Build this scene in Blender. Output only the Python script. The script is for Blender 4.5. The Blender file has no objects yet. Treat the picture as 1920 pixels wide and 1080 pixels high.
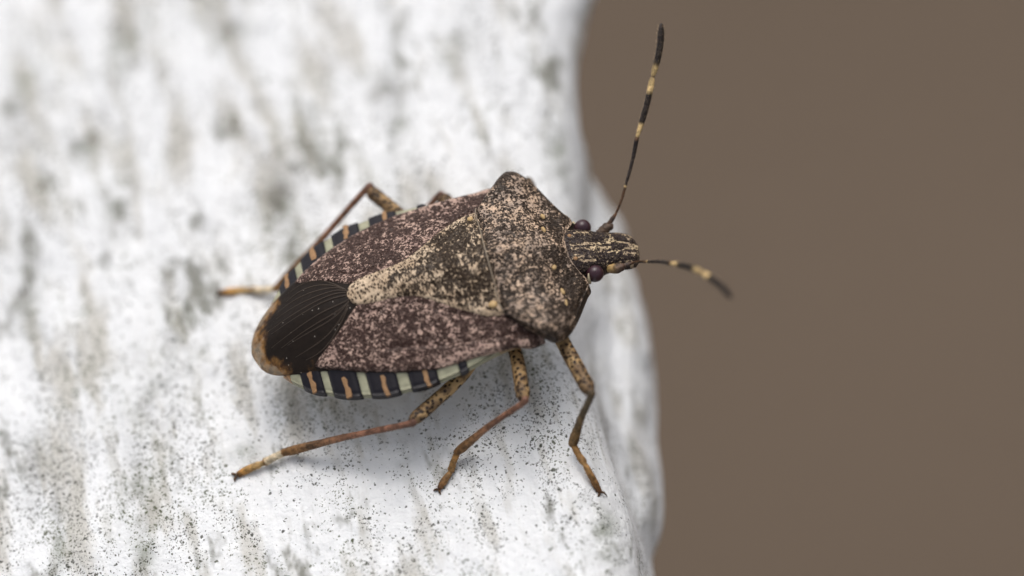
import bpy, math, random
import numpy as np
from mathutils import Vector, Matrix

# One Blender unit is one centimetre. The bug's own frame is the world frame:
# +x towards its head, +y its left side, +z up off the ledge.
sc = bpy.context.scene
C = sc.collection
sc.unit_settings.system = 'METRIC'
sc.unit_settings.scale_length = 0.01

# ------------------------------------------------------------------ camera
cam_d = bpy.data.cameras.new('camera')
cam = bpy.data.objects.new('camera', cam_d)
C.objects.link(cam)
right = Vector((0.9612, -0.2237, -0.1607)); back = Vector((0.0255, -0.5091, 0.8603))
up = back.cross(right); right = up.cross(back)
M3 = Matrix((right.normalized(), up.normalized(), back.normalized())).transposed()
cam.matrix_world = Matrix.Translation((0.6906, -12.8567, 21.9104)) @ M3.to_4x4()
cam_d.sensor_width = 36.0
cam_d.lens = 36.0 * 492 * 25 / 1920
cam_d.clip_start = 0.5
cam_d.clip_end = 20000
cam_d.dof.use_dof = True
cam_d.dof.focus_distance = 25.12
cam_d.dof.aperture_fstop = 0.165
cam_d.dof.aperture_blades = 0
sc.camera = cam

# ------------------------------------------------------------------ light: bright overcast day
SUN_EL, SUN_AZ = math.radians(60), math.radians(18)     # azimuth clockwise from +y
world = bpy.data.worlds.new('World'); sc.world = world
world.use_nodes = True
wn = world.node_tree; wn.nodes.clear()
sky = wn.nodes.new('ShaderNodeTexSky'); sky.sky_type = 'NISHITA'
sky.sun_disc = False; sky.sun_elevation = SUN_EL; sky.sun_rotation = SUN_AZ
sky.air_density = 1.0; sky.dust_density = 6.0; sky.ozone_density = 1.0
hsv = wn.nodes.new('ShaderNodeHueSaturation'); hsv.inputs['Saturation'].default_value = 0.36
bg = wn.nodes.new('ShaderNodeBackground'); bg.inputs['Strength'].default_value = 0.142
wo = wn.nodes.new('ShaderNodeOutputWorld')
wn.links.new(sky.outputs['Color'], hsv.inputs['Color'])
wn.links.new(hsv.outputs['Color'], bg.inputs['Color'])
wn.links.new(bg.outputs['Background'], wo.inputs['Surface'])
sun_d = bpy.data.lights.new('sun', 'SUN'); sun_d.energy = 0.95; sun_d.angle = math.radians(50)
sun_d.color = (1.0, 0.965, 0.92)
sun = bpy.data.objects.new('sun', sun_d); C.objects.link(sun)
sd = Vector((math.sin(SUN_AZ) * math.cos(SUN_EL), math.cos(SUN_AZ) * math.cos(SUN_EL), math.sin(SUN_EL)))
sun.rotation_euler = sd.to_track_quat('Z', 'Y').to_euler()
sun.location = sd * 40
sc.view_settings.view_transform = 'Standard'
sc.view_settings.look = 'None'
sc.view_settings.gamma = 1.0
sc.view_settings.use_curve_mapping = False
sc.view_settings.exposure = 0.0
sc.cycles.use_denoising = True
sc.cycles.max_bounces = 8
sc.cycles.transparent_max_bounces = 12

# ------------------------------------------------------------------ helpers
RNG = np.random.default_rng(7)
LAT = RNG.random((256, 256))
def vnoise(x, y, seed=0):
    x = np.asarray(x, float) + seed * 17.31; y = np.asarray(y, float) + seed * 9.77
    xi = np.floor(x).astype(int); yi = np.floor(y).astype(int)
    fx = x - xi; fy = y - yi
    fx = fx * fx * fx * (fx * (fx * 6 - 15) + 10); fy = fy * fy * fy * (fy * (fy * 6 - 15) + 10)
    a = LAT[xi % 256, yi % 256]; b = LAT[(xi + 1) % 256, yi % 256]
    c = LAT[xi % 256, (yi + 1) % 256]; d = LAT[(xi + 1) % 256, (yi + 1) % 256]
    return (a * (1 - fx) + b * fx) * (1 - fy) + (c * (1 - fx) + d * fx) * fy
def fbm(x, y, octs=3, seed=0):
    s = 0; amp = 1; tot = 0
    for k in range(octs):
        s = s + amp * vnoise(np.asarray(x) * 2**k, np.asarray(y) * 2**k, seed + k); tot += amp; amp *= 0.5
    return s / tot
def smooth(a, b, v):
    t = np.clip((np.asarray(v, float) - a) / (b - a), 0, 1); return t * t * (3 - 2 * t)
def gauss(x, y, cx, cy, s): return np.exp(-((x - cx)**2 + (y - cy)**2) / (2 * s * s))
def spl(x, pts):
    """smooth monotone-ish interpolation through pts (x ascending)"""
    xs = np.array([p[0] for p in pts], float); ys = np.array([p[1] for p in pts], float)
    d = np.diff(ys) / np.diff(xs)
    m = np.concatenate([[d[0]], (d[:-1] + d[1:]) / 2, [d[-1]]])
    for i in range(len(d)):
        if d[i] == 0: m[i] = m[i + 1] = 0
    m[1:-1] = np.where(d[:-1] * d[1:] <= 0, 0, m[1:-1])
    x = np.clip(np.asarray(x, float), xs[0], xs[-1])
    i = np.clip(np.searchsorted(xs, x, side='right') - 1, 0, len(d) - 1)
    h = xs[i + 1] - xs[i]; t = (x - xs[i]) / h
    return ((2*t**3 - 3*t**2 + 1) * ys[i] + (t**3 - 2*t**2 + t) * h * m[i]
            + (-2*t**3 + 3*t**2) * ys[i + 1] + (t**3 - t**2) * h * m[i + 1])

def mesh_obj(name, verts, faces, mat, parent=None, attrs=None, flat=False):
    me = bpy.data.meshes.new(name)
    me.from_pydata(np.asarray(verts, float).tolist(), [], [tuple(int(i) for i in f) for f in faces])
    me.validate()
    if not flat: me.polygons.foreach_set('use_smooth', [True] * len(me.polygons))
    for k, v in (attrs or {}).items():
        v = np.asarray(v, np.float32)
        if v.ndim == 1:
            a = me.attributes.new(k, 'FLOAT', 'POINT'); a.data.foreach_set('value', v)
        else:
            a = me.attributes.new(k, 'FLOAT_COLOR', 'POINT')
            a.data.foreach_set('color', np.c_[v, np.ones(len(v))].astype(np.float32).ravel())
    me.materials.append(mat); me.update()
    o = bpy.data.objects.new(name, me); C.objects.link(o)
    if parent is not None: o.parent = parent
    return o
def tag(o, label=None, cat=None, kind=None, group=None):
    if label: o['label'] = label
    if cat: o['category'] = cat
    if kind: o['kind'] = kind
    if group: o['group'] = group
    return o

def grid_faces(n, m, off=0, flip=False):
    i, j = np.meshgrid(np.arange(n - 1), np.arange(m - 1), indexing='ij')
    a = off + i * m + j; f = np.stack([a, a + 1, a + m + 1, a + m], -1).reshape(-1, 4)
    return f[:, ::-1] if flip else f

def plate(name, t0, t1, fa, fb, zf, mat, parent, N=60, M=60, axis='x', lift=0.0, thick=0.03, roll=0.012, rr=0.03,
          pale=None, relief=None):
    """closed sheet: strips at t (along x, or along y) running from fa(t) to fb(t), lying on height zf(x, y)"""
    t = np.linspace(t0, t1, N); u = np.linspace(0, 1, M)
    a = fa(t); b = fb(t)
    S = a[:, None] + (b - a)[:, None] * u[None]
    T = np.repeat(t[:, None], M, 1)
    X, Y = (T, S) if axis == 'x' else (S, T)
    wid = np.abs(b - a)[:, None]
    d = np.minimum(np.minimum(u[None], 1 - u[None]) * wid, np.minimum(np.abs(T - t0), np.abs(T - t1)) + 1e-4)
    q = 1 - np.clip(d / rr, 0, 1)
    Z = zf(X, Y) + lift - roll * (1 - np.sqrt(np.clip(1 - q * q, 0, 1)))
    if relief is not None: Z = Z + relief(X, Y) * (1 - q)
    top = np.stack([X, Y, Z], -1).reshape(-1, 3)
    bot = top.copy(); bot[:, 2] -= thick
    n = N * M
    fl = ((b - a).mean() * (t1 - t0) > 0) ^ (axis != 'x')
    F = [grid_faces(N, M, 0, not fl), grid_faces(N, M, n, fl)]
    loop = [i * M for i in range(N)] + [(N - 1) * M + j for j in range(1, M)] + \
           [i * M + M - 1 for i in range(N - 2, -1, -1)] + [j for j in range(M - 2, 0, -1)]
    side = []
    for k in range(len(loop)):
        p, r = loop[k], loop[(k + 1) % len(loop)]
        side.append((p, r, r + n, p + n) if not fl else (p, p + n, r + n, r))
    F = np.concatenate(F).tolist() + side
    pv = np.zeros(n) if pale is None else pale(X, Y).ravel()
    o = mesh_obj(name, np.r_[top, bot], F, mat, parent, {'pale': np.r_[pv, pv * 0.7]})
    return o

def catmull(P, n):
    P = np.asarray(P, float); Q = np.vstack([2 * P[0] - P[1], P, 2 * P[-1] - P[-2]])
    out = []; seg = len(P) - 1
    for s in np.linspace(0, seg, n):
        i = min(int(s), seg - 1); t = s - i
        p0, p1, p2, p3 = Q[i:i + 4]
        out.append(0.5 * (2*p1 + (p2 - p0)*t + (2*p0 - 5*p1 + 4*p2 - p3)*t*t + (3*p1 - p0 - 3*p2 + p3)*t**3))
    return np.array(out)
def tube(name, pts, radii, mat, parent, n=40, k=14, flat=1.0, tint=None, bumpy=0.0, seed=0, straight=False, hairs=0, hlen=.01, hcol=(.30, .22, .14)):
    """tapered limb; radii = [(t, r), ...]; tint = function t -> rgb (pigment)"""
    pts = np.asarray(pts, float)
    if straight or len(pts) == 2:
        s = np.linspace(0, len(pts) - 1, n)
        c = np.stack([np.interp(s, np.arange(len(pts)), pts[:, i]) for i in range(3)], -1)
    else: c = catmull(pts, n)
    t = np.linspace(0, 1, n)
    r = spl(t, radii)
    tan = np.gradient(c, axis=0); tan /= np.linalg.norm(tan, axis=1)[:, None]
    ref = np.array([0, 0, 1.0]) if abs(tan[0][2]) < 0.9 else np.array([1.0, 0, 0])
    V = []; T = []
    u = np.cross(tan[0], ref); u /= np.linalg.norm(u)
    for i in range(n):
        u = u - tan[i] * (u @ tan[i]); u /= np.linalg.norm(u)
        w = np.cross(tan[i], u)
        for a in range(k):
            th = 2 * math.pi * a / k
            rad = r[i]
            if bumpy: rad = rad * (1 + bumpy * (vnoise(i * 0.45, a * 0.9, seed) - 0.5) * 2)
            V.append(c[i] + rad * (math.cos(th) * u + flat * math.sin(th) * w)); T.append(t[i])
    V.append(c[0] - tan[0] * r[0] * 0.5); T.append(0.0)
    V.append(c[-1] + tan[-1] * r[-1] * 0.5); T.append(1.0)
    F = []
    for i in range(n - 1):
        for a in range(k):
            b = (a + 1) % k
            F.append((i*k + a, i*k + b, (i+1)*k + b, (i+1)*k + a))
    for a in range(k):
        b = (a + 1) % k
        F.append((n*k, b, a)); F.append((n*k + 1, (n-1)*k + a, (n-1)*k + b))
    cols = [tint(v) for v in T] if tint is not None else None
    rh = np.random.default_rng(int(abs(pts[0][0] * 1000) + n * 7 + hairs))
    for _ in range(hairs):                                   # short bristles standing off the cuticle
        i = int(rh.integers(2, n - 2)); a = int(rh.integers(0, k))
        p = np.array(V[i * k + a]); nr_ = p - c[i]; nr_ /= np.linalg.norm(nr_)
        d_ = nr_ + tan[i] * rh.uniform(.4, 1.1); d_ /= np.linalg.norm(d_)
        sd_ = np.cross(d_, tan[i]); sd_ /= (np.linalg.norm(sd_) + 1e-9); sd2 = np.cross(d_, sd_)
        b0 = len(V); hr = .0008
        for q in range(3): V.append(p - nr_ * .001 + hr * (math.cos(q * 2.094) * sd_ + math.sin(q * 2.094) * sd2))
        V.append(p + d_ * hlen * rh.uniform(.6, 1.2))
        F += [(b0, b0 + 1, b0 + 3), (b0 + 1, b0 + 2, b0 + 3), (b0 + 2, b0, b0 + 3)]
        T += [t[i]] * 4
        if cols is not None: cols += [hcol] * 4
    T = np.array(T)
    attrs = {'along': T}
    if tint is not None: attrs['tint'] = np.array(cols)
    return mesh_obj(name, V, F, mat, parent, attrs)
def blob(name, c, r, mat, parent, nu=28, nv=18, rot=None, flat_tint=None):
    V = []; F = []
    for i in range(nv + 1):
        ph = math.pi * i / nv
        for j in range(nu):
            th = 2 * math.pi * j / nu
            p = Vector((r[0]*math.sin(ph)*math.cos(th), r[1]*math.sin(ph)*math.sin(th), r[2]*math.cos(ph)))
            if rot is not None: p = rot @ p
            V.append((c[0] + p.x, c[1] + p.y, c[2] + p.z))
    for i in range(nv):
        for j in range(nu):
            F.append((i*nu + j, (i+1)*nu + j, (i+1)*nu + (j+1) % nu, i*nu + (j+1) % nu))
    return mesh_obj(name, V, F, mat, parent)

# ------------------------------------------------------------------ node materials
class NT:
    def __init__(s, name):
        s.m = bpy.data.materials.new(name); s.m.use_nodes = True
        s.t = s.m.node_tree; s.t.nodes.clear()
        s.out = s.n('ShaderNodeOutputMaterial'); s.b = s.n('ShaderNodeBsdfPrincipled')
        s.l(s.b.outputs['BSDF'], s.out.inputs['Surface'])
        s.co = s.n('ShaderNodeTexCoord').outputs['Object']
    def n(s, k): return s.t.nodes.new(k)
    def l(s, a, b): s.t.links.new(a, b)
    def set(s, sock, v):
        if isinstance(v, bpy.types.NodeSocket): s.l(v, sock)
        else: sock.default_value = v
    def math(s, op, a, b=0.0, c=None, clamp=False):
        n = s.n('ShaderNodeMath'); n.operation = op; n.use_clamp = clamp
        s.set(n.inputs[0], a); s.set(n.inputs[1], b)
        if c is not None: s.set(n.inputs[2], c)
        return n.outputs[0]
    def noise(s, scale, detail=2, rough=0.5, vec=None, dist=0.0):
        n = s.n('ShaderNodeTexNoise'); s.l(vec or s.co, n.inputs['Vector'])
        n.inputs['Scale'].default_value = scale; n.inputs['Detail'].default_value = detail
        n.inputs['Roughness'].default_value = rough; n.inputs['Distortion'].default_value = dist
        return n.outputs['Fac']
    def vor(s, scale, vec=None, rnd=1.0, feature='F1'):
        n = s.n('ShaderNodeTexVoronoi'); n.feature = feature; s.l(vec or s.co, n.inputs['Vector'])
        n.inputs['Scale'].default_value = scale; n.inputs['Randomness'].default_value = rnd
        return n.outputs['Distance'], n.outputs['Color']
    def step(s, v, a, b):
        n = s.n('ShaderNodeMapRange'); n.interpolation_type = 'SMOOTHSTEP'
        s.set(n.inputs['Value'], v); n.inputs['From Min'].default_value = a; n.inputs['From Max'].default_value = b
        return n.outputs[0]
    def mix(s, f, a, b):
        n = s.n('ShaderNodeMix'); n.data_type = 'RGBA'
        s.set(n.inputs[0], f)
        s.set(n.inputs[6], a if isinstance(a, bpy.types.NodeSocket) else (*a, 1))
        s.set(n.inputs[7], b if isinstance(b, bpy.types.NodeSocket) else (*b, 1))
        return n.outputs[2]
    def attr(s, name, out='Fac'):
        n = s.n('ShaderNodeAttribute'); n.attribute_name = name; return n.outputs[out]
    def mapping(s, scale=(1, 1, 1), rot=(0, 0, 0)):
        n = s.n('ShaderNodeMapping'); s.l(s.co, n.inputs['Vector'])
        n.inputs['Scale'].default_value = scale; n.inputs['Rotation'].default_value = rot
        return n.outputs['Vector']
    def sep(s, v):
        n = s.n('ShaderNodeSeparateColor'); s.l(v, n.inputs[0]); return n.outputs
    def bump(s, h, strength, dist):
        n = s.n('ShaderNodeBump'); n.inputs['Strength'].default_value = strength
        n.inputs['Distance'].default_value = dist; s.l(h, n.inputs['Height'])
        s.l(n.outputs['Normal'], s.b.inputs['Normal'])
    def fin(s, col, rough=0.5, spec=0.5):
        s.set(s.b.inputs['Base Color'], col if isinstance(col, bpy.types.NodeSocket) else (*col, 1))
        s.set(s.b.inputs['Roughness'], rough); s.b.inputs['Specular IOR Level'].default_value = spec
        return s.m

def cuticle(name, dark, pale, pale2, scale=62, pit=80, gain=0.55, rough=0.5, spec=0.22, stretch=(1, 1, 1), big=0.5, soft=0.07, pitr=0.42):
    """punctured marbled shell: dark pits and dark marbling over a pale ground, density from the 'pale' attribute"""
    t = NT(name)
    v = t.mapping(stretch)
    n = t.noise(scale, 1.5, 0.5, v, 0.9)
    n2 = t.noise(scale * 0.32, 2, 0.5)
    dens = t.math('MULTIPLY_ADD', t.math('SUBTRACT', t.attr('pale'), 0.5), gain, n)
    dens = t.math('MULTIPLY_ADD', t.math('SUBTRACT', n2, 0.5), big, dens)
    f = t.step(dens, 0.5 - soft, 0.5 + soft)
    d, c = t.vor(pit, v)
    hole = t.step(d, pitr - 0.17, pitr + 0.10)
    f2 = t.math('MULTIPLY', f, t.math('MULTIPLY_ADD', hole, 0.9, 0.10))
    f3 = t.math('MULTIPLY_ADD', t.math('SUBTRACT', 1.0, f), t.math('MULTIPLY', t.step(t.noise(scale * 1.6, 2, 0.5), 0.52, 0.72), 0.30), f2)
    hue = t.step(t.noise(16, 2), 0.35, 0.65)
    pc = t.mix(hue, pale, pale2)
    br = t.math('MULTIPLY_ADD', t.sep(c)[1], 0.5, 0.72)
    mx = t.n('ShaderNodeMix'); mx.data_type = 'RGBA'; mx.blend_type = 'MULTIPLY'; mx.inputs[0].default_value = 1.0
    t.l(pc, mx.inputs[6]); t.l(br, mx.inputs[7])
    col = t.mix(f3, dark, mx.outputs[2])
    h = t.math('ADD', t.math('MULTIPLY', hole, 0.8), t.math('MULTIPLY', n2, 1.2))
    t.bump(h, 0.85, 0.009)
    t.fin(col, t.math('MULTIPLY_ADD', n2, 0.3, rough - 0.15), spec)
    return t.m

def speckled(name, base, base2, dot, scale=55, thr=0.3, rough=0.45):
    t = NT(name)
    d, c = t.vor(scale)
    r = t.sep(c)[0]
    dotm = t.math('MULTIPLY', t.math('SUBTRACT', 1.0, t.step(d, thr - 0.08, thr + 0.08)), t.step(r, 0.12, 0.25))
    b = t.mix(t.step(t.noise(12, 3), 0.35, 0.65), base, base2)
    b = t.mix(t.math('MULTIPLY', t.step(t.noise(30, 2), 0.5, 0.7), 0.4), b, dot)
    t.bump(t.noise(70, 2), 0.35, 0.004)
    return t.fin(t.mix(dotm, b, dot), rough, 0.4)

def tinted(name, rough=0.5, mott=0.5):
    t = NT(name)
    c = t.attr('tint', 'Color')
    k1 = t.math('MULTIPLY_ADD', t.step(t.noise(58, 4, 0.65), .34, .66), mott * 1.5, 1 - mott)
    k = t.math('MULTIPLY', k1, t.math('MULTIPLY_ADD', t.step(t.noise(17, 3), .35, .65), .55, .72))
    mx = t.n('ShaderNodeMix'); mx.data_type = 'RGBA'; mx.blend_type = 'MULTIPLY'
    mx.inputs[0].default_value = 1.0
    t.l(c, mx.inputs[6]); t.l(k, mx.inputs[7])
    t.bump(t.noise(75, 3), 0.7, 0.006)
    return t.fin(mx.outputs[2], rough, 0.25)

def femur_mat(name):
    t = NT(name)
    al = t.attr('along')
    d, c = t.vor(64); r = t.sep(c)[0]
    dens = t.math('MULTIPLY_ADD', t.step(al, .35, .85), .40, .55)
    dot = t.math('MULTIPLY', t.math('SUBTRACT', 1.0, t.step(d, .38, .56)), t.math('LESS_THAN', r, dens))
    b = t.mix(t.step(t.noise(14, 3), 0.35, 0.65), (.44, .29, .135), (.31, .19, .085))
    b = t.mix(t.math('MULTIPLY', t.step(t.math('MULTIPLY_ADD', t.step(al, .5, 1.0), .22, t.noise(24, 3)), .52, .72), .75), b, (.075, .042, .024))
    t.bump(t.math('ADD', t.noise(70, 2), d), 0.6, 0.006)
    return t.fin(t.mix(dot, b, (.022, .012, .007)), 0.5, 0.25)

def plain(name, col, rough=0.4, spec=0.5, var=0.25, scale=40):
    t = NT(name)
    c2 = tuple(v * (1 - var) for v in col)
    t.bump(t.noise(90, 2), 0.3, 0.003)
    return t.fin(t.mix(t.noise(scale, 3), c2, col), rough, spec)

M = {}
M['pronotum'] = cuticle('pronotum shell', (.026, .016, .010), (.53, .38, .27), (.36, .27, .21), 80, 94, big=.55, rough=.46, spec=.24)
M['scutellum'] = cuticle('scutellum shell', (.028, .016, .008), (.57, .44, .31), (.45, .33, .22), 62, 78, 0.7, stretch=(1.3, .75, 1), pitr=.39, big=.55)
M['corium'] = cuticle('leathery forewing', (.044, .022, .017), (.49, .34, .275), (.35, .235, .195), 84, 88, big=.75)
M['head'] = cuticle('head shell', (.026, .017, .016), (.56, .43, .27), (.40, .30, .20), 90, 95, 0.95)
M['band_black'] = plain('blue black band', (.012, .010, .015), 0.42, 0.3, 0.4)
M['band_pale'] = plain('pale green band', (.47, .46, .32), 0.5, 0.25, 0.6, 34)
M['band_orange'] = plain('orange band', (.44, .25, .12), 0.5, 0.3, 0.6, 70)
M['belly'] = speckled('pale belly', (.42, .36, .22), (.36, .26, .14), (.06, .035, .02), 40, 0.2)
M['femur'] = femur_mat('speckled femur')
M['limb'] = tinted('limb cuticle')
M['callus'] = plain('ivory callus', (.66, .45, .21), 0.45, 0.3, 0.55, 45)
M['ivory'] = plain('ivory rim', (.55, .47, .32), 0.45, 0.4, 0.3, 60)
M['rim'] = plain('pronotum rim', (.27, .21, .15), 0.4, 0.5, 0.4, 60)
M['vein'] = plain('vein', (.060, .042, .030), 0.45, 0.3, 0.3, 40)
t = NT('compound eye')
d, c = t.vor(260)
t.bump(t.step(d, 0.0, 0.5), 0.15, 0.001)
M['eye'] = t.fin(t.mix(t.noise(25, 2), (.030, .012, .018), (.055, .022, .030)), 0.28, 0.5)

# wing membrane: near-black smoky film, amber towards the tail, clear along the rim ('pale' runs 0 -> 1 to the rim)
t = NT('wing membrane')
p = t.math('ADD', t.attr('pale'), t.math('MULTIPLY', t.math('SUBTRACT', t.noise(11, 4, 0.65), 0.5), 1.5))
f1 = t.step(p, 0.30, 0.85); f2 = t.step(p, 0.62, 1.05)
col = t.mix(f1, t.mix(t.noise(40, 3), (.007, .0045, .0035), (.020, .013, .009)), t.mix(t.step(t.noise(30, 3), .35, .65), (.07, .03, .012), (.34, .17, .05)))
col = t.mix(f2, col, (.55, .47, .36))
d, c = t.vor(48)
col = t.mix(t.math('MULTIPLY', t.math('LESS_THAN', d, .10), t.math('LESS_THAN', t.sep(c)[0], .35)), col, (.40, .36, .32))
t.bump(t.noise(55, 3), 0.4, 0.005)
t.fin(col, 0.5, 0.15)
tr = t.n('ShaderNodeBsdfTransparent'); tr.inputs[0].default_value = (.93, .88, .80, 1)
ms = t.n('ShaderNodeMixShader')
t.l(t.math('MULTIPLY', f2, 0.78), ms.inputs[0]); t.l(t.b.outputs[0], ms.inputs[1]); t.l(tr.outputs[0], ms.inputs[2])
t.l(ms.outputs[0], t.out.inputs['Surface'])
M['membrane'] = t.m

# weathered white ledge
t = NT('weathered white ledge')
v1 = t.mapping((5.5, 1.5, 5.5), (0, 0, math.radians(12)))
v2 = t.mapping((11, 3.2, 11), (0, 0, math.radians(12)))
v3 = t.mapping((2.6, 1.1, 2.6), (0, 0, math.radians(12)))
streak = t.noise(1.0, 4, 0.6, v1); fine = t.noise(1.0, 3, 0.6, v2); mask = t.noise(1.0, 3, 0.6, v3)
col = t.mix(t.step(fine, 0.3, 0.7), (.76, .77, .78), (.84, .85, .86))
col = t.mix(t.math('MULTIPLY', t.step(streak, 0.49, 0.66), 0.62), col, (.44, .41, .345))
col = t.mix(t.math('MULTIPLY', t.step(fine, 0.52, 0.68), 0.35), col, (.40, .39, .35))
blot = t.math('MULTIPLY', t.step(t.noise(1.0, 4, 0.65, t.mapping((5.0, 2.2, 5.0), (0, 0.3, math.radians(12)))), 0.55, 0.68), 0.80)
col = t.mix(blot, col, (.12, .118, .085))
stn = t.math('MULTIPLY', t.attr('stain'), t.math('MULTIPLY_ADD', t.step(t.noise(9, 4, .65), .32, .62), .9, .1))
col = t.mix(t.math('MULTIPLY', stn, .92), col, t.mix(t.step(t.noise(4, 2), .4, .6), (.13, .12, .095), (.10, .115, .06)))
area = t.math('ADD', t.math('MULTIPLY_ADD', stn, 0.16, t.math('MULTIPLY', mask, 0.5)), t.math('MULTIPLY', streak, 0.5))
wv = t.n('ShaderNodeTexNoise'); t.l(t.co, wv.inputs['Vector']); wv.inputs['Scale'].default_value = 60; wv.inputs['Detail'].default_value = 2
va = t.n('ShaderNodeVectorMath'); va.operation = 'MULTIPLY_ADD'
t.l(wv.outputs['Color'], va.inputs[0]); va.inputs[1].default_value = (.022, .022, .022); t.l(t.co, va.inputs[2])
for sc_, rad, lo, hi, cdot in ((150, .62, .44, .56, (.045, .045, .030)), (95, .50, .45, .57, (.035, .036, .024)), (58, .40, .46, .58, (.03, .032, .022)), (28, .22, .46, .60, (.04, .036, .028))):
    d, c = t.vor(sc_, va.outputs[0]); s3 = t.sep(c)
    siz = t.math('MULTIPLY', t.math('MULTIPLY', s3[1], s3[1]), rad)
    dot = t.math('SUBTRACT', 1.0, t.step(t.math('SUBTRACT', d, siz), -.06, .06))
    m = t.step(t.math('MULTIPLY_ADD', t.math('SUBTRACT', t.noise(14, 3), .5), .35, area), lo, hi)
    on = t.math('LESS_THAN', s3[0], t.math('MULTIPLY_ADD', m, 0.85, 0.07))
    grn = t.mix(t.step(t.noise(3, 2), 0.45, 0.6), cdot, (.07, .082, .032))
    col = t.mix(t.math('MULTIPLY', t.math('MULTIPLY', dot, on), 0.88), col, grn)
t.bump(t.math('ADD', t.noise(38, 4, 0.65), t.math('MULTIPLY', fine, 1.2)), 0.6, 0.018)
M['ledge'] = t.fin(col, 0.75, 0.3)

t = NT('bare brown earth')
col = t.mix(t.noise(0.12, 6, 0.65), (.098, .073, .052), (.138, .104, .077))
t.bump(t.noise(1.5, 5), 0.6, 0.4)
M['earth'] = t.fin(col, 0.9, 0.2)

# ------------------------------------------------------------------ setting
GZ = -30.0
xs = np.array([-4000, -800, -150, -40, -15, 0, 15, 40, 150, 800, 4000.])
X, Y = np.meshgrid(xs, xs, indexing='ij')
Z = GZ + np.where(np.hypot(X, Y) > 10, 0.4 * (vnoise(X * .05, Y * .05, 3) - .5), 0)
g = mesh_obj('ground', np.stack([X, Y, Z], -1).reshape(-1, 3), grid_faces(len(xs), len(xs), 0, True), M['earth'])
tag(g, 'bare brown earth far below the ledge', 'ground', 'structure')

EDGE = [(-5, .08), (-2, .16), (-1.26, .205), (-.96, .235), (-.55, .235), (-.19, .225), (.2, .30), (.45, .36), (.75, .42), (1.15, .525), (1.65, .76), (2.5, .92), (9, .95)]
TIER = [(-5, .0), (-2, .13), (-1.0, .205), (-.5, .33), (0, .44), (.35, .475), (.6, .475), (.85, .45), (1.1, .38), (2, .3), (9, .3)]
def edge(y): return spl(y, EDGE) + 0.02 * (vnoise(y * 3.1, 0 * y, 11) - .5)
R_ED = 0.24
ca, sa = math.cos(math.radians(12)), math.sin(math.radians(12))
def rough_h(x, y):
    p = ca * x - sa * y; q = sa * x + ca * y
    h = 0.045 * (fbm(p * 3.2, q * 1.1, 3, 1) - .5) + 0.030 * (fbm(p * 9, q * 3.2, 3, 5) - .5) + 0.010 * (fbm(p * 30, q * 16, 2, 9) - .5)
    return h + 0.05 * (vnoise(x * .9, y * .7, 21) - .5)
def ledge_z(x, y):
    """height of the ledge's top under a point"""
    e = edge(y); q = np.clip((x - (e - R_ED)) / R_ED, 0, .97)
    return -R_ED * (1 - np.sqrt(1 - q * q)) + rough_h(x, y)

ys = np.concatenate([np.linspace(-5, -1.62, 24), np.arange(-1.6, 2.5, .0115), np.linspace(2.52, 9, 40)])
sx = np.concatenate([np.linspace(-16, -2.5, 40), np.arange(-2.48, -0.02, .0125)])
nA = len(sx)
rows = []
for y in ys:
    e = float(edge(y)); o = max(float(spl(y, TIER)) - e, 0.0) + 0.02
    xa = sx + (e - R_ED)                         # flat top, shifted with the edge so the rows stay square to it
    xa = np.where(sx < -2.49, -16 + (sx + 16) / 13.52 * (-2.48 + e - R_ED + 16), xa)
    th = np.linspace(0, math.pi / 2, 30)
    xb = e - R_ED + R_ED * np.sin(th); zb = -R_ED * (1 - np.cos(th))
    kx = np.array([e, e + .1 * o, e + .35 * o, e + .70 * o, e + .93 * o, e + o, e + o - .12, -11, -11]) - float(smooth(.75, 1.1, y)) * np.array([.0, .06, .13, .20, .28, .36, .45, 0, 0])
    kz = np.array([-R_ED, -.42, -.52, -.56, -.64, -.78, -1.1, -2.4, -33])
    kk = np.concatenate([np.linspace(0, 6, 49)[1:], [6.5, 7, 7.5, 8]])
    xc = np.interp(kk, np.arange(9), kx); zc = np.interp(kk, np.arange(9), kz)
    rows.append(np.stack([np.r_[xa, xb, xc], np.full(nA + 30 + len(kk), y), np.r_[np.zeros(nA), zb, zc]], -1))
G = np.array(rows)
nr, nc = G.shape[:2]
X, Y, Z = G[..., 0], G[..., 1], G[..., 2]
hh = rough_h(X, Y)
Zn = Z + np.where(Z > -.9, hh, 0)
lower = smooth(-.05, -.5, Z)
G[..., 2] = Zn
G[..., 0] = X + lower * 0.10 * (fbm(Y * 3.0, Z * 3.0, 3, 31) - .5)
back = G[:, :1].copy(); back[..., 2] = -33
G = np.concatenate([back, G], 1); nc += 1
V = G.reshape(-1, 3)
F = grid_faces(nr, nc, 0, True).tolist()
F.append([i for i in range(nc)]); F.append([(nr - 1) * nc + i for i in range(nc - 1, -1, -1)])
F.append([i * nc for i in range(nr)][::-1] + [i * nc + nc - 1 for i in range(nr)])
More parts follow.
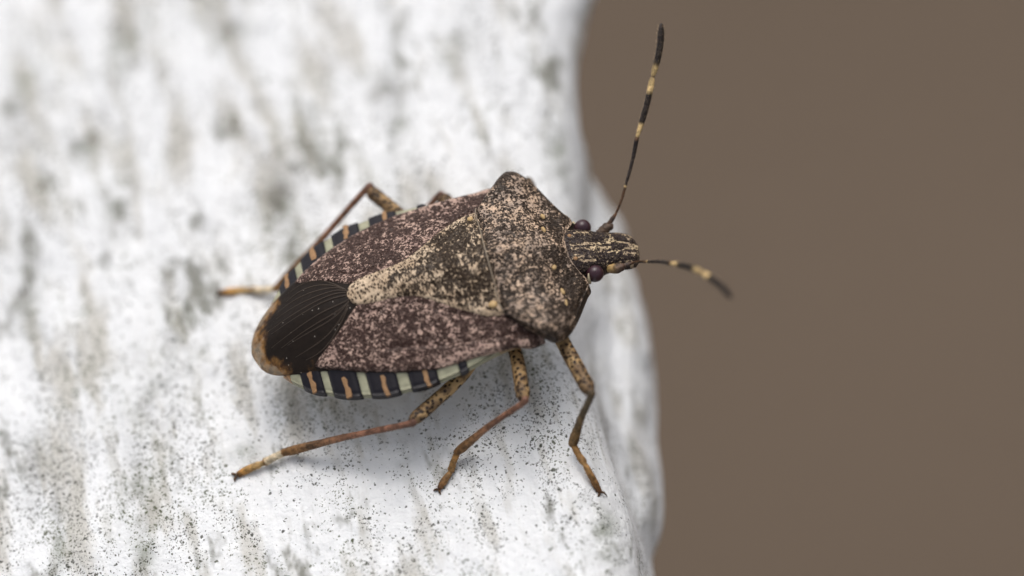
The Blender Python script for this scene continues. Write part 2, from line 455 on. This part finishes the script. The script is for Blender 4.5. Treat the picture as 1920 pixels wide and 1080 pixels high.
STAINS = [(-.767, .790, .060, .134, 1.0), (-.734, .640, .043, .085, .8), (-1.395, .935, .039, .110, .9), (-.242, 1.154, .056, .064, .8), (-.794, 1.654, .075, .113, .55),
          (-1.435, 1.283, .048, .074, .6), (-1.232, 1.632, .066, .101, .5), (.076, 1.229, .056, .099, .5), (-.217, 1.003, .039, .074, .6), (-1.879, -.360, .025, .163, .8),
          (-1.563, -.329, .053, .140, .7), (-1.934, -.087, .043, .117, .5), (.136, -1.044, .045, .137, .8), (-1.433, .045, .085, .166, .5), (-1.809, .666, .054, .145, .5),
          (-1.275, .290, .064, .167, .5), (-1.583, -.588, .038, .138, .7), (-.555, 1.014, .086, .148, .3), (-1.683, 1.548, .066, .201, .35),
          (-1.133, -.273, .063, .051, .5), (-.517, -.485, .025, .070, .5), (.35, .675, .035, .11, .7)]
st = np.zeros(len(V))
for cx, cy, ru, rv_, k_ in STAINS:
    px, py = V[:, 0] - cx, V[:, 1] - cy
    p_ = ca * px - sa * py + .02 * (vnoise(V[:, 0] * 12, V[:, 1] * 12, 77) - .5); q_ = sa * px + ca * py
    st = np.maximum(st, k_ * np.exp(-((p_ / ru)**2 + (q_ / rv_)**2) * .7))
ledge = mesh_obj('weathered_ledge', V, F, M['ledge'], None, {'stain': st})
tag(ledge, 'rough white weathered ledge with dark specks and grey streaks under the bug', 'ledge')

# ------------------------------------------------------------------ the bug
bug = bpy.data.objects.new('stink_bug', None); C.objects.link(bug)
bug.empty_display_size = 0.2
tag(bug, 'mottled brown shield-shaped stink bug standing on the white ledge', 'insect')

ZM = [(-1.02, .235), (-.972, .272), (-.85, .36), (-.70, .435), (-.558, .470), (-.3, .484), (0, .480), (.15, .440), (.285, .372), (.36, .335)]
def H(x, y):
    return spl(x, ZM) - 0.37 * (np.sqrt(y * y + .0016) - .04)
def HP(x, y):
    ay = np.abs(y)
    return H(x, y) + .085 * gauss(x, ay, .15, .37, .115) + .012 * gauss(x, ay, .17, .10, .06)

# body: one closed shell from the chest to the last segment
WA = [(-.935, .01), (-.92, .07), (-.88, .15), (-.82, .222), (-.74, .285), (-.66, .330), (-.52, .375), (-.36, .388), (-.2, .375), (-.05, .345), (.12, .325), (.24, .24), (.31, .14)]
ZB = [(-.935, .27), (-.85, .21), (-.6, .135), (-.3, .105), (0, .12), (.2, .16), (.31, .22)]
xsb = np.linspace(-.935, .31, 70); V = []; k = 40
for x in xsb:
    w = float(spl(x, WA)) - .006; zb = float(spl(x, ZB))
    ze = float(H(x, w)) - .040
    for a in range(k):
        th = 2 * math.pi * a / k
        y = w * math.cos(th); s = math.sin(th)
        z = float(H(x, y)) - .040 - .004 * s if s >= 0 else ze + (min(zb, ze - .01) - ze) * (-s) ** 1.1
        V.append((x, y, z))
F = [(i*k + a, (i+1)*k + a, (i+1)*k + (a+1) % k, i*k + (a+1) % k) for i in range(69) for a in range(k)]
F += [tuple(range(k)), tuple(69*k + a for a in range(k - 1, -1, -1))]
body = mesh_obj('body', V, F, M['belly'], bug)

# banded margin of the abdomen
BANDS = [(-.886, -.859, 'band_orange'), (-.859, -.818, 'band_pale')]
STRIPES = []
for a, m1, m2, b in ((-.818, -.786, -.774, -.740), (-.711, -.662, -.648, -.606), (-.572, -.517, -.503, -.460), (-.416, -.357, -.343, -.308)):
    BANDS.append((a, b, 'band_black')); STRIPES.append((m1, m2))
BANDS += [(-.740, -.711, 'band_pale'), (-.606, -.572, 'band_pale'), (-.460, -.416, 'band_pale'), (-.308, -.222, 'band_pale'), (-.222, -.190, 'band_black'), (-.190, -.06, 'band_pale')]
for s in (1, -1):
    for a, b, mm in BANDS:
        dark = mm == 'band_black'
        ext = .010 if mm == 'band_black' else 0
        mid, hw = (a + b) / 2, (b - a) / 2
        fo = lambda x: s * (spl(x, WA) + ext * np.sqrt(np.clip(1 - ((x - mid) / hw * .8) ** 2, 0, 1)))
        fi = lambda x: s * np.maximum(spl(x, WA) - .16, .01)
        plate('connexivum_band', a - .001, b + .001, fi, fo, H, M[mm], body, N=9, M=16,
              lift=-.020 + (.004 if dark else 0) , thick=.028, roll=.008, rr=.012)
    for k_, (a, b) in enumerate(STRIPES):
        wo_ = float(spl((a + b) / 2, WA)); mid = (a + b) / 2
        xa = lambda y: mid - .008 - .008 * (vnoise(y * 55, 0 * y, 90 + k_) - .4) + .25 * (np.abs(y) - wo_) * .3
        xb = lambda y: mid + .008 + .010 * (vnoise(y * 55, 0 * y, 95 + k_) - .4) + .25 * (np.abs(y) - wo_) * .3
        plate('orange_mark', s * (wo_ - .062), s * (wo_ + .014), xa, xb, H, M['band_orange'], body, N=16, M=7, axis='y',
              lift=-.0125, thick=.012, roll=.003, rr=.005)

# membrane of the folded wings
WM = [(-.985, .004), (-.978, .035), (-.962, .075), (-.93, .115), (-.88, .150), (-.82, .180), (-.76, .203), (-.70, .225), (-.50, .24)]
def mem_p(X, Y):
    w = spl(X, WM); d = np.minimum(w - np.abs(Y), X + .985)
    return smooth(.125, -.01, d) * (.25 + .75 * smooth(-.80, -.93, X - .15 * np.maximum(Y, 0)))
mem = plate('wing_membrane', -.985, -.47, lambda x: -spl(x, WM), lambda x: spl(x, WM), H, M['membrane'], bug, N=90, M=80,
            lift=-.006, thick=.006, roll=.012, rr=.02, pale=mem_p,
            relief=lambda X, Y: .004 * (fbm(X * 7, Y * 14, 2, 40) - .5))
rv = random.Random(4)
for i in range(11):
    u = -1 + 2 * i / 10 + rv.uniform(-.06, .06)
    a0 = np.array((-.54 - .03 * abs(u), .045 * u)); cp = np.array((-.625 - .03 * abs(u), .17 * u + .012))
    en = np.array((-.77 - .13 * (1 - abs(u) ** 1.5) + rv.uniform(-.02, .02), (.150 if abs(u) > .7 else .135) * u + rv.uniform(-.008, .008)))
    pts = []
    for q in np.linspace(0, 1, 7):
        p2 = a0 * (1 - q)**2 + cp * 2 * q * (1 - q) + en * q * q + np.array((0, .003 * math.sin(q * 7 + i)))
        pts.append((p2[0], p2[1], float(H(p2[0], p2[1])) - .0055))
    tube('vein', pts, [(0, .0030), (.6, .0026), (1, .0010)], M['vein'], mem, n=26, k=6)

# forewings
YO = [(-.752, .193), (-.72, .214), (-.66, .244), (-.60, .272), (-.52, .302), (-.44, .326), (-.36, .343), (-.28, .353), (-.15, .352), (0, .352), (.07, .365), (.12, .35)]
YI = [(-.752, .185), (-.65, .130), (-.56, .066), (-.53, .045), (-.45, .04), (-.32, .05), (-.18, .13), (0, .19), (.12, .2)]
def cor_p(X, Y):
    ay = np.abs(Y)
    p = .36 + .40 * (fbm(X * 9, Y * 9, 3, 50) - .5)
    p = p + .10 * smooth(-.35, -.65, X) - .12 * smooth(-.15, .05, X)
    out = spl(X, YO) - ay
    p = p + .75 * smooth(.034, .012, out) * smooth(-.35, -.2, X) * (vnoise(X * 26, Y * 3, 51) > .45)
    return p
def cor_r(X, Y):
    ay = np.abs(Y)
    g1 = np.abs(ay - (spl(X, YI) + .055)); g2 = np.abs(ay - (.20 + .11 * smooth(-.75, 0, X)))
    return -.007 * np.exp(-(g1 / .007)**2) * smooth(-.66, -.5, X) - .006 * np.exp(-(g2 / .009)**2) * smooth(-.6, -.3, X) + .006 * (fbm(X * 14, Y * 14, 2, 52) - .5)
for s in (1, -1):
    plate('forewing', -.752, .12, lambda x: s * spl(x, YI), lambda x: s * spl(x, YO), H, M['corium'], bug, N=150, M=70,
          lift=.004, thick=.016, roll=.012, rr=.02, pale=cor_p, relief=cor_r)

# scutellum
SW = [(-.560, .003), (-.554, .024), (-.54, .042), (-.51, .056), (-.47, .064), (-.40, .068), (-.34, .077), (-.28, .102), (-.20, .155), (-.12, .202), (-.06, .227), (0, .236), (.04, .23)]
def scu_p(X, Y):
    p = .46 + .40 * (fbm(X * 10, Y * 10, 3, 60) - .5)
    p = p + .38 * smooth(-.36, -.48, X) + .35 * smooth(-.525, -.556, X)
    p = p - .22 * gauss(X, Y, -.12, .06, .06) - .15 * gauss(X, Y, -.16, -.02, .04) - .25 * gauss(X, Y, -.02, -.08, .035) - .1 * gauss(X, Y, -.1, .17, .05)
    out = spl(X, SW) - np.abs(Y)
    return p + .22 * smooth(.03, .005, out) * smooth(-.35, -.25, X)
scut = plate('scutellum', -.560, .04, lambda x: -spl(x, SW), lambda x: spl(x, SW), H, M['scutellum'], bug, N=130, M=110,
             lift=.012, thick=.022, roll=.014, rr=.022, pale=scu_p,
             relief=lambda X, Y: .009 * (fbm(X * 13, Y * 13, 2, 61) - .5) - .006 * smooth(-.3, -.5, X) * (np.abs(Y) / .07))
for s, r in ((-1, .017), (1, .012)):
    blob('callus', (-.032, s * .196, float(H(-.032, .196)) + .012), (r, r * .9, r * .6), M['callus'], scut)

# pronotum
PF = [(0, .292), (.05, .298), (.10, .318), (.135, .338), (.15, .338), (.18, .318), (.22, .294), (.27, .266), (.32, .236), (.35, .212), (.37, .188), (.381, .160)]
PR = [(0, -.002), (.1, -.002), (.20, -.004), (.23, .0), (.25, .014), (.28, .042), (.32, .084), (.35, .112), (.372, .138), (.381, .156)]
def pro_p(X, Y):
    ay = np.abs(Y)
    p = .43 + .34 * (fbm(X * 11, Y * 11, 3, 70) - .5)
    p = p - .20 * smooth(.19, .27, X) * smooth(.34, .22, ay)                # darker front
    p = p + .25 * gauss(X, Y, .16, .2, .09) * (Y > 0)
    p = p - .30 * smooth(.03, .0, spl(ay, PF) - X) * smooth(.2, .3, ay)
    p = p + .35 * np.exp(-(Y / .007)**2) * smooth(.0, .06, X)                # pale midline
    p = p + .75 * smooth(.012, .003, spl(ay, PF) - X) * smooth(.16, .14, ay)   # pale collar
    p = p - .28 * gauss(X, ay, .13, .385, .035)
    p = p + .45 * smooth(.012, .003, spl(ay, PF) - X) * smooth(.15, .17, ay) * (vnoise(ay * 40, X * 3, 71) > .5)
    return p
def pro_r(X, Y):
    return .012 * (fbm(X * 16, Y * 16, 3, 72) - .5) - .012 * gauss(X, np.abs(Y), .245, .11, .03) + .006 * np.exp(-(Y / .02)**2)
pron = plate('pronotum', -.381, .381, lambda y: spl(np.abs(y), PR), lambda y: spl(np.abs(y), PF), HP, M['pronotum'], bug, N=190, M=90,
             axis='y', lift=.018, thick=.05, roll=.022, rr=.028, pale=pro_p, relief=pro_r)
rim = []
for y in np.linspace(-.236, .236, 30):
    rim.append((float(spl(abs(y), PR)) - .003, y, float(HP(0, y)) + .013))
tube('rear_rim', rim, [(0, .002), (.5, .003), (1, .0025)], M['rim'], pron, n=60, k=8)
for x, y, rx, ry in ((.238, .150, .009, .013), (.228, .078, .008, .014), (.229, -.094, .010, .011), (.234, -.190, .009, .016), (.236, -.240, .007, .016)):
    blob('callus', (x, y, float(HP(x, y)) + .0155), (rx * .9, ry, .0065), M['callus'], pron, rot=Matrix.Rotation(.35 * math.sin(90 * y), 3, 'Z'))

def ramp(*st):
    xs_ = [p[0] for p in st]; cs = np.array([p[1] for p in st])
    return lambda v: tuple(float(np.interp(v, xs_, cs[:, i])) for i in range(3))

# head
HW = [(.255, .082), (.30, .098), (.345, .100), (.38, .094), (.42, .084), (.46, .080), (.50, .079), (.52, .074), (.537, .062), (.548, .044), (.555, .022), (.557, .004)]
HT = [(.255, .372), (.30, .362), (.345, .348), (.40, .322), (.46, .290), (.51, .262), (.54, .243), (.557, .222)]
HB = [(.255, .17), (.35, .17), (.45, .185), (.52, .198), (.557, .212)]
nh, kh = 120, 120
xh = np.r_[np.linspace(.255, .53, 90), np.linspace(.532, .557, 30)]
V = []; PV = []
for x in xh:
    w = float(spl(x, HW)); zt = float(spl(x, HT)); zb = float(spl(x, HB)); zmid = zt - .055 * min(1, w / .07) 
    for a in range(kh):
        th = 2 * math.pi * a / kh
        cth, sth = math.cos(th), math.sin(th)
        y = w * math.copysign(abs(cth) ** .8, cth)
        if sth >= 0:
            z = zmid + (zt - zmid) * sth ** .75
            gy = .023 - .012 * max(0, (x - .45) / .1)
            z -= .007 * math.exp(-((abs(y) - gy) / .006) ** 2) * (1 if x > .40 else max(0, (x - .36) / .04)) * sth
            z += .004 * math.exp(-((abs(y) - .055) / .02) ** 2) * sth
        else:
            z = zmid + (zb - zmid) * (-sth) ** .9
        wob = .003 * (vnoise(x * 60, y * 20, 80) - .5)
        pv = .29 + .3 * (vnoise(x * 30, y * 30, 81) - .5)
        ay = abs(y)
        if sth > 0:
            pv += .75 * math.exp(-((ay - .010 - wob * 2) / .0035) ** 2) * (1 if x < .46 else 0) * (x > .31)
            l2 = .030 - .024 * max(0, (x - .44) / .11)
            pv += .75 * math.exp(-((ay - l2 - wob) / .0032) ** 2) * (x > .44)
            pv += .75 * math.exp(-((ay - .066 + (x - .36) ** 2 * 3) / .0035) ** 2) * (.335 < x < .39)
            pv += .40 * float(smooth(.44, .5, x)) * float(vnoise(x * 75, y * 75, 82) > .56) * (ay > .03)
            pv += .8 * math.exp(-(((x - .553) / .006) ** 2 + (y / .009) ** 2))
        V.append((x, y, z)); PV.append(pv)
F = [(i*kh + a, i*kh + (a+1) % kh, (i+1)*kh + (a+1) % kh, (i+1)*kh + a) for i in range(nh - 1) for a in range(kh)]
F += [tuple(range(kh - 1, -1, -1)), tuple((nh-1)*kh + a for a in range(kh))]
head = mesh_obj('head', V, F, M['head'], bug, {'pale': PV})
for s in (1, -1):
    blob('eye', (.371, s * .106, .296), (.034, .032, .035), M['eye'], head, 36, 24)
    # pale orbit behind each eye
    arc = []
    for q in np.linspace(-1.1, 1.25, 9):
        arc.append((.371 - .021 - .008 * math.cos(q), s * (.106 + .030 * math.cos(q) * .95), .296 + .031 * math.sin(q)))
    tube('orbit_rim', arc, [(0, .003), (.5, .006), (1, .003)], M['ivory'], head, n=20, k=8)
    blob('ocellus', (.315, s * .052, float(spl(.315, HT)) - .004), (.009, .009, .007), M['band_orange'], head, 14, 10)
    tube('antenna_socket', [(.425, s * .078, .265), (.455, s * .092, .266), (.483, s * .096, .272)], [(0, .016), (.5, .020), (1, .014)], M['limb'], head, n=16, k=14,
         tint=ramp((0, (.40, .27, .11)), (.25, (.34, .22, .09)), (.6, (.11, .07, .045)), (1, (.09, .055, .04))) if s < 0 else (lambda v: (.10, .065, .045)), bumpy=.15)

# antennae: five segments
DK = np.array((.022, .016, .014)); BR = np.array((.11, .055, .028)); PL = np.array((.66, .47, .22))
SEG = [([(0, .0075), (.5, .0088), (1, .006)], ramp((0, BR * 1.2), (.6, DK * 2), (1, BR))),
       ([(0, .0045), (.5, .0052), (1, .0056)], ramp((0, BR), (.7, BR * .6), (.93, BR), (.96, PL), (1, PL))),
       ([(0, .0052), (.5, .0070), (.93, .0088), (1, .006)], ramp((0, PL * .7), (.04, DK * 1.6), (.9, DK), (.96, BR * 1.5), (1, BR))),
       ([(0, .0068), (.2, .0105), (.7, .0118), (.95, .0100), (1, .006)], ramp((0, PL * .6), (.05, PL), (.17, PL), (.26, DK), (.70, DK), (.78, PL), (.96, PL), (1, BR))),
       ([(0, .0065), (.10, .0108), (.5, .0128), (.85, .0120), (.96, .008), (1, .004)], ramp((0, BR), (.04, PL), (.16, PL), (.24, DK), (1, DK * 1.4)))]
ANT_L = [(.466, .096, .275), (.507, .125, .293), (.574, .207, .340), (.669, .354, .424), (.790, .533, .526), (.877, .694, .619)]
ANT_R = [(.466, -.096, .275), (.522, -.096, .281), (.578, -.156, .358), (.664, -.269, .489), (.765, -.429, .635), (.842, -.607, .704)]
BEND = [(0, 0, 0), (.003, -.002, 0), (.003, -.003, .0), (.004, -.004, 0), (-.012, -.004, .0)]
for A in (ANT_L, ANT_R):
    first = None
    for i in range(5):
        p0, p1 = np.array(A[i]), np.array(A[i + 1])
        d = (p1 - p0) * .01
        mid = (p0 + p1) / 2 + np.array(BEND[i]) * (1, np.sign(A[0][1]), 1) * (-1 if i == 4 else 1)
        o = tube('antenna' if i == 0 else 'antenna_segment', [p0 - d, mid, p1 + d], SEG[i][0], M['limb'],
                 bug if i == 0 else first, n=40, k=14, tint=SEG[i][1], hairs=(20, 60, 110, 260, 300)[i], hlen=(.006, .006, .006, .009, .010)[i])
        if i == 0: first = o

# legs
def gz(x, y): return float(ledge_z(np.array(float(x)), np.array(float(y))))
TIB = ramp((0, (.10, .06, .045)), (.12, (.17, .085, .06)), (.6, (.24, .115, .07)), (.85, (.17, .09, .04)), (1, (.20, .10, .035)))
TIB_F = ramp((0, (.09, .06, .035)), (.5, (.12, .085, .045)), (1, (.20, .11, .035)))
TAR = ramp((0, (.24, .12, .035)), (.5, (.34, .19, .07)), (.85, (.25, .12, .04)), (1, (.10, .045, .02)))
TAR_H = ramp((0, (.22, .11, .03)), (.08, (.70, .58, .40)), (.42, (.66, .52, .34)), (.46, (.30, .14, .04)), (.52, (.60, .40, .17)), (.85, (.45, .23, .06)), (1, (.16, .07, .02)))
def leg(hip, hip2, knee, tend, mid, foot, rf, rt, rs, tib, tar):
    knee, tend, foot, mid = [np.array(v, float) for v in (knee, tend, foot, mid)]
    foot[2] = gz(*foot[:2]) + rs * .6
    mid[2] = max(mid[2], gz(*mid[:2]) + rs * .9)
    tend[2] = max(tend[2], gz(*tend[:2]) + rs * 1.3)
    f = tube('leg', [hip, hip2, knee], [(0, rf * 1.05), (.3, rf * .92), (.75, rf * 1.06), (.93, rf * 1.08), (.97, rf * .95), (1, rf * .6)], M['femur'], bug, n=60, k=18, bumpy=.04, flat=.9)
    dk = (knee - np.array(hip2)); dk /= np.linalg.norm(dk)
    dt = (tend - knee); dt /= np.linalg.norm(dt)
    tube('tibia', [knee - dk * rf * .3, knee + dk * rf * .35 + dt * rf * .35, knee + (tend - knee) * .5 + np.array((0, 0, .006)), tend],
         [(0, rt * .9), (.2, rt * 1.1), (.4, rt * .85), (.75, rt * .95), (.93, rt * 1.25), (1, rt * 1.0)], M['limb'], f, n=60, k=14, tint=tib, bumpy=.07, hairs=110, hlen=.013)
    tube('tarsus', [tend - dt * rs * .6, tend + (mid - tend) * .5, mid, mid + (foot - mid) * .55 + np.array((0, 0, .004)), foot],
         [(0, rs * .95), (.25, rs * .95), (.44, rs * 1.12), (.50, rs * .72), (.60, rs * .92), (.85, rs * 1.0), (1, rs * .8)], M['limb'], f, n=50, k=14, tint=tar, bumpy=.08, hairs=80, hlen=.012)
    df = foot - mid; df[2] = 0; df /= np.linalg.norm(df); pr = np.array((-df[1], df[0], 0))
    for s in (1, -1):
        a = foot + df * rs * .5 + pr * s * rs * .3
        b = foot + df * rs * 1.1 + pr * s * rs * .8 + np.array((0, 0, rs * .15))
        c = foot + df * rs * 1.4 + pr * s * rs * 1.4; c[2] = gz(*c[:2]) + .001
        tube('claw', [a, b, c], [(0, rs * .42), (.6, rs * .3), (1, rs * .08)], M['limb'], f, n=14, k=8, tint=lambda v: (.10, .05, .02))
# right side
leg((.13, -.16, .20), (.172, -.285, .245), (.233, -.592, .275), (.109, -.655, .035), (.135, -.742, .02), (.160, -.830, 0), .0280, .0155, .0135, TIB_F, TAR)
leg((-.04, -.16, .20), (-.004, -.31, .24), (-.0185, -.535, .262), (-.327, -.560, .055), (-.370, -.615, .02), (-.425, -.665, 0), .0262, .0142, .0130, TIB, TAR)
leg((-.13, -.20, .19), (-.215, -.335, .23), (-.456, -.480, .238), (-.976, -.345, .045), (-1.06, -.350, .02), (-1.165, -.365, 0), .0255, .0145, .0150, TIB, TAR_H)
# left side
leg((.13, .16, .20), (.172, .28, .23), (.215, .430, .20), (.13, .46, .03), (.16, .50, .02), (.19, .535, 0), .0280, .0155, .0135, TIB_F, TAR)
leg((-.04, .16, .20), (-.06, .30, .24), (-.123, .446, .250), (-.30, .46, .055), (-.34, .48, .02), (-.40, .50, 0), .0262, .0142, .0130, TIB, TAR)
leg((-.13, .20, .19), (-.28, .39, .25), (-.388, .540, .290), (-.852, .372, .04), (-.95, .412, .02), (-1.06, .445, 0), .0260, .0150, .0150, TIB, TAR_H)
